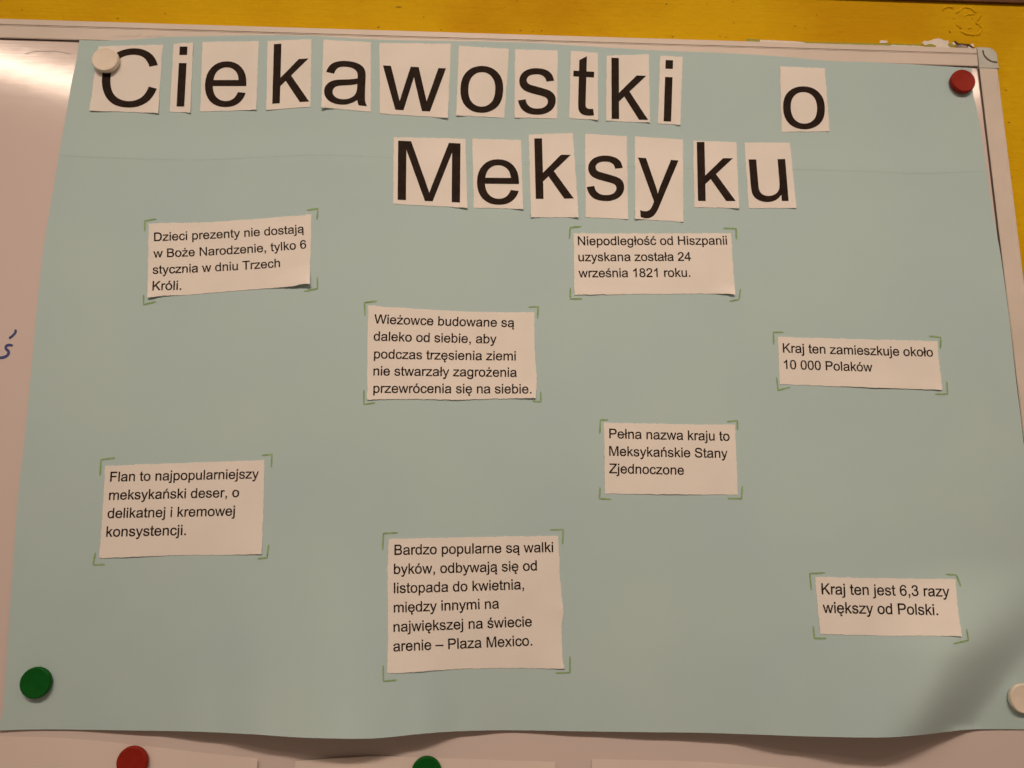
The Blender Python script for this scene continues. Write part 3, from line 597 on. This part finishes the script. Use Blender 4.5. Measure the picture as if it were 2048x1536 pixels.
for n_i, (ch, offp, cq, gb, lab, lifts) in enumerate(CARDS):
    quad = zq(offp, *cq); BLg, BRg, TLg = zq(offp, *gb)
    lifts = {k_: (v_[0]*.7, v_[1]) for k_, v_ in lifts.items()}
    root, o0, on = card_thing('letter_card', lab, 'letter cards spelling the title', quad, None, n_i+1, lifts, .62, 2.0)
    x0, y0, x1, y1 = BB(ch)
    V = []; F = []
    for vs, tr, layer in glyph(ch)[1]:
        vs, tr = cut_mesh(vs, tr, 75)
        k_ = len(V)
        for gx, gy in vs:
            u = (gx-x0)/(x1-x0); vv = (gy-y0)/(y1-y0)
            x = BLg[0]+u*(BRg[0]-BLg[0])+vv*(TLg[0]-BLg[0]); y = BLg[1]+u*(BRg[1]-BLg[1])+vv*(TLg[1]-BLg[1])
            V.append(on(x, y))
        F += [tuple(k_+i for i in t) for t in tr]
    mesh_obj('printed_letter', V, F, M_ink, root, o0)

NOTES = [
 ('note about presents on 6 January, upper left, slanting upwards', ([(297,446.5),(360,445.5),(425,444),(512,438),(622.7,428.5)], [(622.7,428.5),(621,500),(619.5,567.7)], [(294.5,595),(320,592),(375,589.5),(440,584),(512,578.5),(580,573),(600,569),(619.5,567.7)], [(297,446.5),(296.5,520),(294.5,595)]), {(1,1):(.0055,.32),(0,1):(.0025,.25)},
  [("Dzieci prezenty nie dostają", (308,482.2), (608,465.4), 1.6), ("w Boże Narodzenie, tylko 6", (306.5,515), (612.7,496.5), 2.6), ("stycznia w dniu Trzech", (305,547.7), (560.2,534), 1.6), ("Króli.", (304.5,580.7), (362.5,579.4), 0)]),
 ('note about independence from Spain in 1821, below the k and u cards', ([(1147.2,466.5),(1300,467),(1462,466.5)], [(1462,466.5),(1466,530),(1471,589.5)], [(1149,589.5),(1210,589),(1300,588),(1440,588),(1471,590)], [(1147.2,466.5),(1148,530),(1149,589.5)]), {(1,1):(.003,.2),(.1,1):(.0008,.3)},
  [("Niepodległość od Hiszpanii", (1156,490.3), (1454.5,489.2), 0), ("uzyskana została 24", (1157,522.3), (1382.2,521.5), 0), ("września 1821 roku.", (1157.3,554.5), (1381,553.5), 0)]),
 ('note about skyscrapers and earthquakes, five lines, centre of the poster', ([(736.2,611),(847,618.7),(950,623.5),(1068.5,624.7)], [(1068.5,624.7),(1070,709),(1073.5,758),(1071.5,796.2)], [(734.5,799.2),(800,798.5),(882,799.5),(920,800),(1000,798),(1071.5,797.2)], [(736.2,611),(735,700),(734.5,799.2)]), {(.5,1):(.0010,.5),(1,1):(.002,.3),(0,1):(.001,.3)},
  [("Wieżowce budowane są", (748,646.7), (1028.5,654), .8), ("daleko od siebie, aby", (747,681), (993.2,686.7), .4), ("podczas trzęsienia ziemi", (747.7,716.5), (1031.5,720.7), .6), ("nie stwarzały zagrożenia", (746.5,750.7), (1033.5,753.7), 0), ("przewrócenia się na siebie.", (746.5,785.5), (1063.2,786.9), 0)]),
 ('note about 10 000 Poles living there, at the right edge', ([(1555.5,673.5),(1700,678),(1874.7,682.2)], [(1874.7,682.2),(1879,730),(1884.7,779.5)], [(1559.7,768.7),(1660,772),(1780,776.5),(1884.7,780)], [(1555.5,673.5),(1557.5,720),(1559.7,768.7)]), {(.6,1):(.0012,.5),(1,1):(.0015,.3)},
  [("Kraj ten zamieszkuje około", (1566,704.7), (1866.5,713.2), .3), ("10 000 Polaków", (1568,737.6), (1745.5,743.2), 0)]),
 ('note about the full name of the country, right of centre', ([(1207.7,845),(1340,848),(1470.2,849.5)], [(1470.2,849.5),(1472.5,910),(1476,989.5)], [(1210.2,987.2),(1340,989),(1476,989.7)], [(1207.7,845),(1209,910),(1210.2,987.2)]), {(.5,1):(.0008,.5)},
  [("Pełna nazwa kraju to", (1218.5,876.2), (1459.5,881.4), .3), ("Meksykańskie Stany", (1218.5,911.2), (1455.7,915.7), .3), ("Zjednoczone", (1218.5,946.2), (1368.2,949.4), 0)]),
 ('note about flan dessert, lower left of the poster', ([(210,931.7),(300,928),(420,924),(529,920)], [(529,920),(527,1010),(523.2,1108)], [(198.2,1116.5),(260,1114),(360,1110.5),(450,1110),(523.2,1108)], [(210,931.7),(207,1000),(198.2,1116.5)]), {(.2,1):(.001,.4),(1,1):(.0012,.3)},
  [("Flan to najpopularniejszy", (220,963), (517.5,956.6), 0), ("meksykański deser, o", (217.5,999.7), (478,993.9), 0), ("delikatnej i kremowej", (214.5,1036.2), (469.5,1031.2), 0), ("konsystencji.", (212,1073.5), (371.7,1069.9), 0)]),
 ('largest note, six lines about bullfights, bottom centre', ([(778.2,1078),(870,1076),(1000,1073),(1116.5,1071.5)], [(1116.5,1071.5),(1120,1152),(1123,1190),(1127.5,1227),(1123,1250),(1125,1312),(1129,1337.5)], [(774.5,1346.5),(820,1345),(920,1338),(1024,1336.5),(1129,1338)], [(778.2,1078),(775,1140),(776,1240),(774.5,1346.5)]), {(.2,1):(.0012,.3),(1,1):(.0016,.2),(1,.55):(.0012,.2)},
  [("Bardzo popularne są walki", (788.7,1109.7), (1106.5,1103.9), 0), ("byków, odbywają się od", (787.7,1148), (1074,1140.7), .5), ("listopada do kwietnia,", (787.7,1186.2), (1048.2,1178.2), .5), ("między innymi na", (787.5,1225), (998.2,1216.7), 0), ("największej na świecie", (787,1263.7), (1064,1252.7), 0), ("arenie – Plaza Mexico.", (786.5,1302.7), (1064.7,1290.9), 0)]),
 ('note saying the country is 6,3 times larger, bottom right of the poster', ([(1630.5,1154),(1760,1156.5),(1911,1158.2)], [(1911,1158.2),(1916,1215),(1924,1273.7)], [(1641,1267.7),(1740,1271),(1900,1272),(1924,1274)], [(1630.5,1154),(1635,1210),(1641,1267.7)]), {(1,1):(.002,.2)},
  [("Kraj ten jest 6,3 razy", (1643.5,1188.2), (1899.7,1193.2), 0), ("większy od Polski.", (1646,1225.5), (1876.5,1230.2), 0)]),
]
plane = lambda x, y: pt(x, y, 0)
BOLD = 24
for n_i, (lab, edges, lifts, lines) in enumerate(NOTES):
    quad = [edges[0][0], edges[0][-1], edges[2][-1], edges[2][0]]
    root, o0, on = card_thing('text_note', 'white paper '+lab, 'printed notes on the poster', quad, edges, 40+n_i, lifts, .8, 2.6)
    for text, A, B, sag in lines:
        adv = 0; items = []
        for ch in text:
            gl = glyph(ch); items.append((gl, adv)); adv += gl[0]
        xa = items[0][0][2]; xb = items[-1][1]+items[-1][0][3]
        wa, wb_ = plane(*A), plane(*B); du = (wb_-wa); L = du.length; du /= L; dv = Vector((-du.z, 0, du.x)); sc_ = L/(xb-xa)
        V = []; F = []
        for gl, x_ in items:
            for vs, tr, layer in gl[1]:
                k_ = len(V)
                for gx, gy in vs:
                    q = wa+du*((x_+gx-xa)*sc_)+dv*(gy*sc_)
                    x, y = px_of(q); t = (x_+gx-xa)/(xb-xa)
                    y += sag*4*t*(1-t)
                    V.append(on(x, y, .00014+.00005*layer))
                F += [tuple(k_+i for i in f) for f in tr]
        mesh_obj('printed_line', V, F, M_ink, root, o0)

# ------------------------------------------------------------------ magnets
def magnet(label, px, py, mat, base):
    Hh, R = .0060, .01375
    c = pt(px, py, base+Hh)
    prof = [(.0, Hh-.0003), (R*.80, Hh-.0003), (R*.88, Hh-.0001), (R*.93, Hh), (R*.975, Hh-.0006), (R, Hh-.0018), (R*1.005, Hh*.5), (R*.99, .0016), (R*.95, .0003), (R*.90, .0), (0, 0)]
    S = 64; V = []; F = []
    for r_, h_ in prof[1:-1]:
        for s in range(S):
            a = 2*math.pi*s/S; V.append((c.x+r_*math.cos(a), -(base+h_), c.z+r_*math.sin(a)))
    k_ = len(prof)-2
    for j in range(k_-1):
        for s in range(S): F.append((j*S+s, j*S+(s+1) % S, (j+1)*S+(s+1) % S, (j+1)*S+s))
    V.append((c.x, -(base+prof[0][1]), c.z)); V.append((c.x, -base, c.z)); n0 = len(V)
    for s in range(S): F.append((n0-2, (s+1) % S, s)); F.append((n0-1, (k_-1)*S+s, (k_-1)*S+(s+1) % S))
    o = mesh_obj('magnet', V, F, mat, None, (c.x, -base, c.z), smooth=True)
    return tag(o, label, 'magnet', 'round magnets')
magnet('white round magnet over the capital C at the upper left', 209.3, 117.5, M_white, H(215, 125)+.0009)
magnet('red round magnet in the upper right corner of the poster', 1928, 160.5, M_red, H(1915, 170)+.0006)
magnet('green round magnet near the lower left corner of the poster', 69, 1366.5, M_green, H(75, 1360)+.0005)
magnet('white round magnet cut by the right edge at the lower right corner', 2049.5, 1398, M_white, H(2040, 1395)+.0008)

# ------------------------------------------------------------------ sheets hanging below
def low_sheet(label, topl, x0b, x1b, h0, warp):
    rt = [topl[-1], ((topl[-1][0]*.5+x1b*.5), 1700), (x1b, 2000)]; lf = [topl[0], (topl[0][0]*.5+x0b*.5, 1700), (x0b, 2000)]
    E3 = [resample(smooth_pl(topl), 70), resample(rt, 40), resample([(x0b, 2000), (x1b, 2000)], 70), resample(lf, 40)]
    gg = coons(*E3); c = pt((x0b+x1b)/2, 2000)
    hh = lambda x, y: h0+warp(x, y)
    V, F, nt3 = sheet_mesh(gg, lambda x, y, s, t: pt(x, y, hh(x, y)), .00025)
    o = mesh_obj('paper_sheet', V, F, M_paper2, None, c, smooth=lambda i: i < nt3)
    return tag(o, label, 'paper', 'white sheets hanging below the poster')
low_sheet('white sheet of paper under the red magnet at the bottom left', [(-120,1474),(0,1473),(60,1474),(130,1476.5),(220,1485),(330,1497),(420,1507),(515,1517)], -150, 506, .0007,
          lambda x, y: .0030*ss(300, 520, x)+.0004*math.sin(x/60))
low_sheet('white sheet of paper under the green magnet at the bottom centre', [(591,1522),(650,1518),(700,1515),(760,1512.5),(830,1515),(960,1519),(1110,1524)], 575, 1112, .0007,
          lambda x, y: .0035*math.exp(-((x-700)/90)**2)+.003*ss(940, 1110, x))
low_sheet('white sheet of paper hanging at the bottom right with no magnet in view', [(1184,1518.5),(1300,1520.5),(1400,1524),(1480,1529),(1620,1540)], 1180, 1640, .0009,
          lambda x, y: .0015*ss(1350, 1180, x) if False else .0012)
magnet('red round magnet at the bottom edge, holding a white sheet', 262.5, 1526, M_red, .0016)
magnet('green round magnet cut by the bottom edge, on a white sheet', 853, 1546, M_green, .0016)
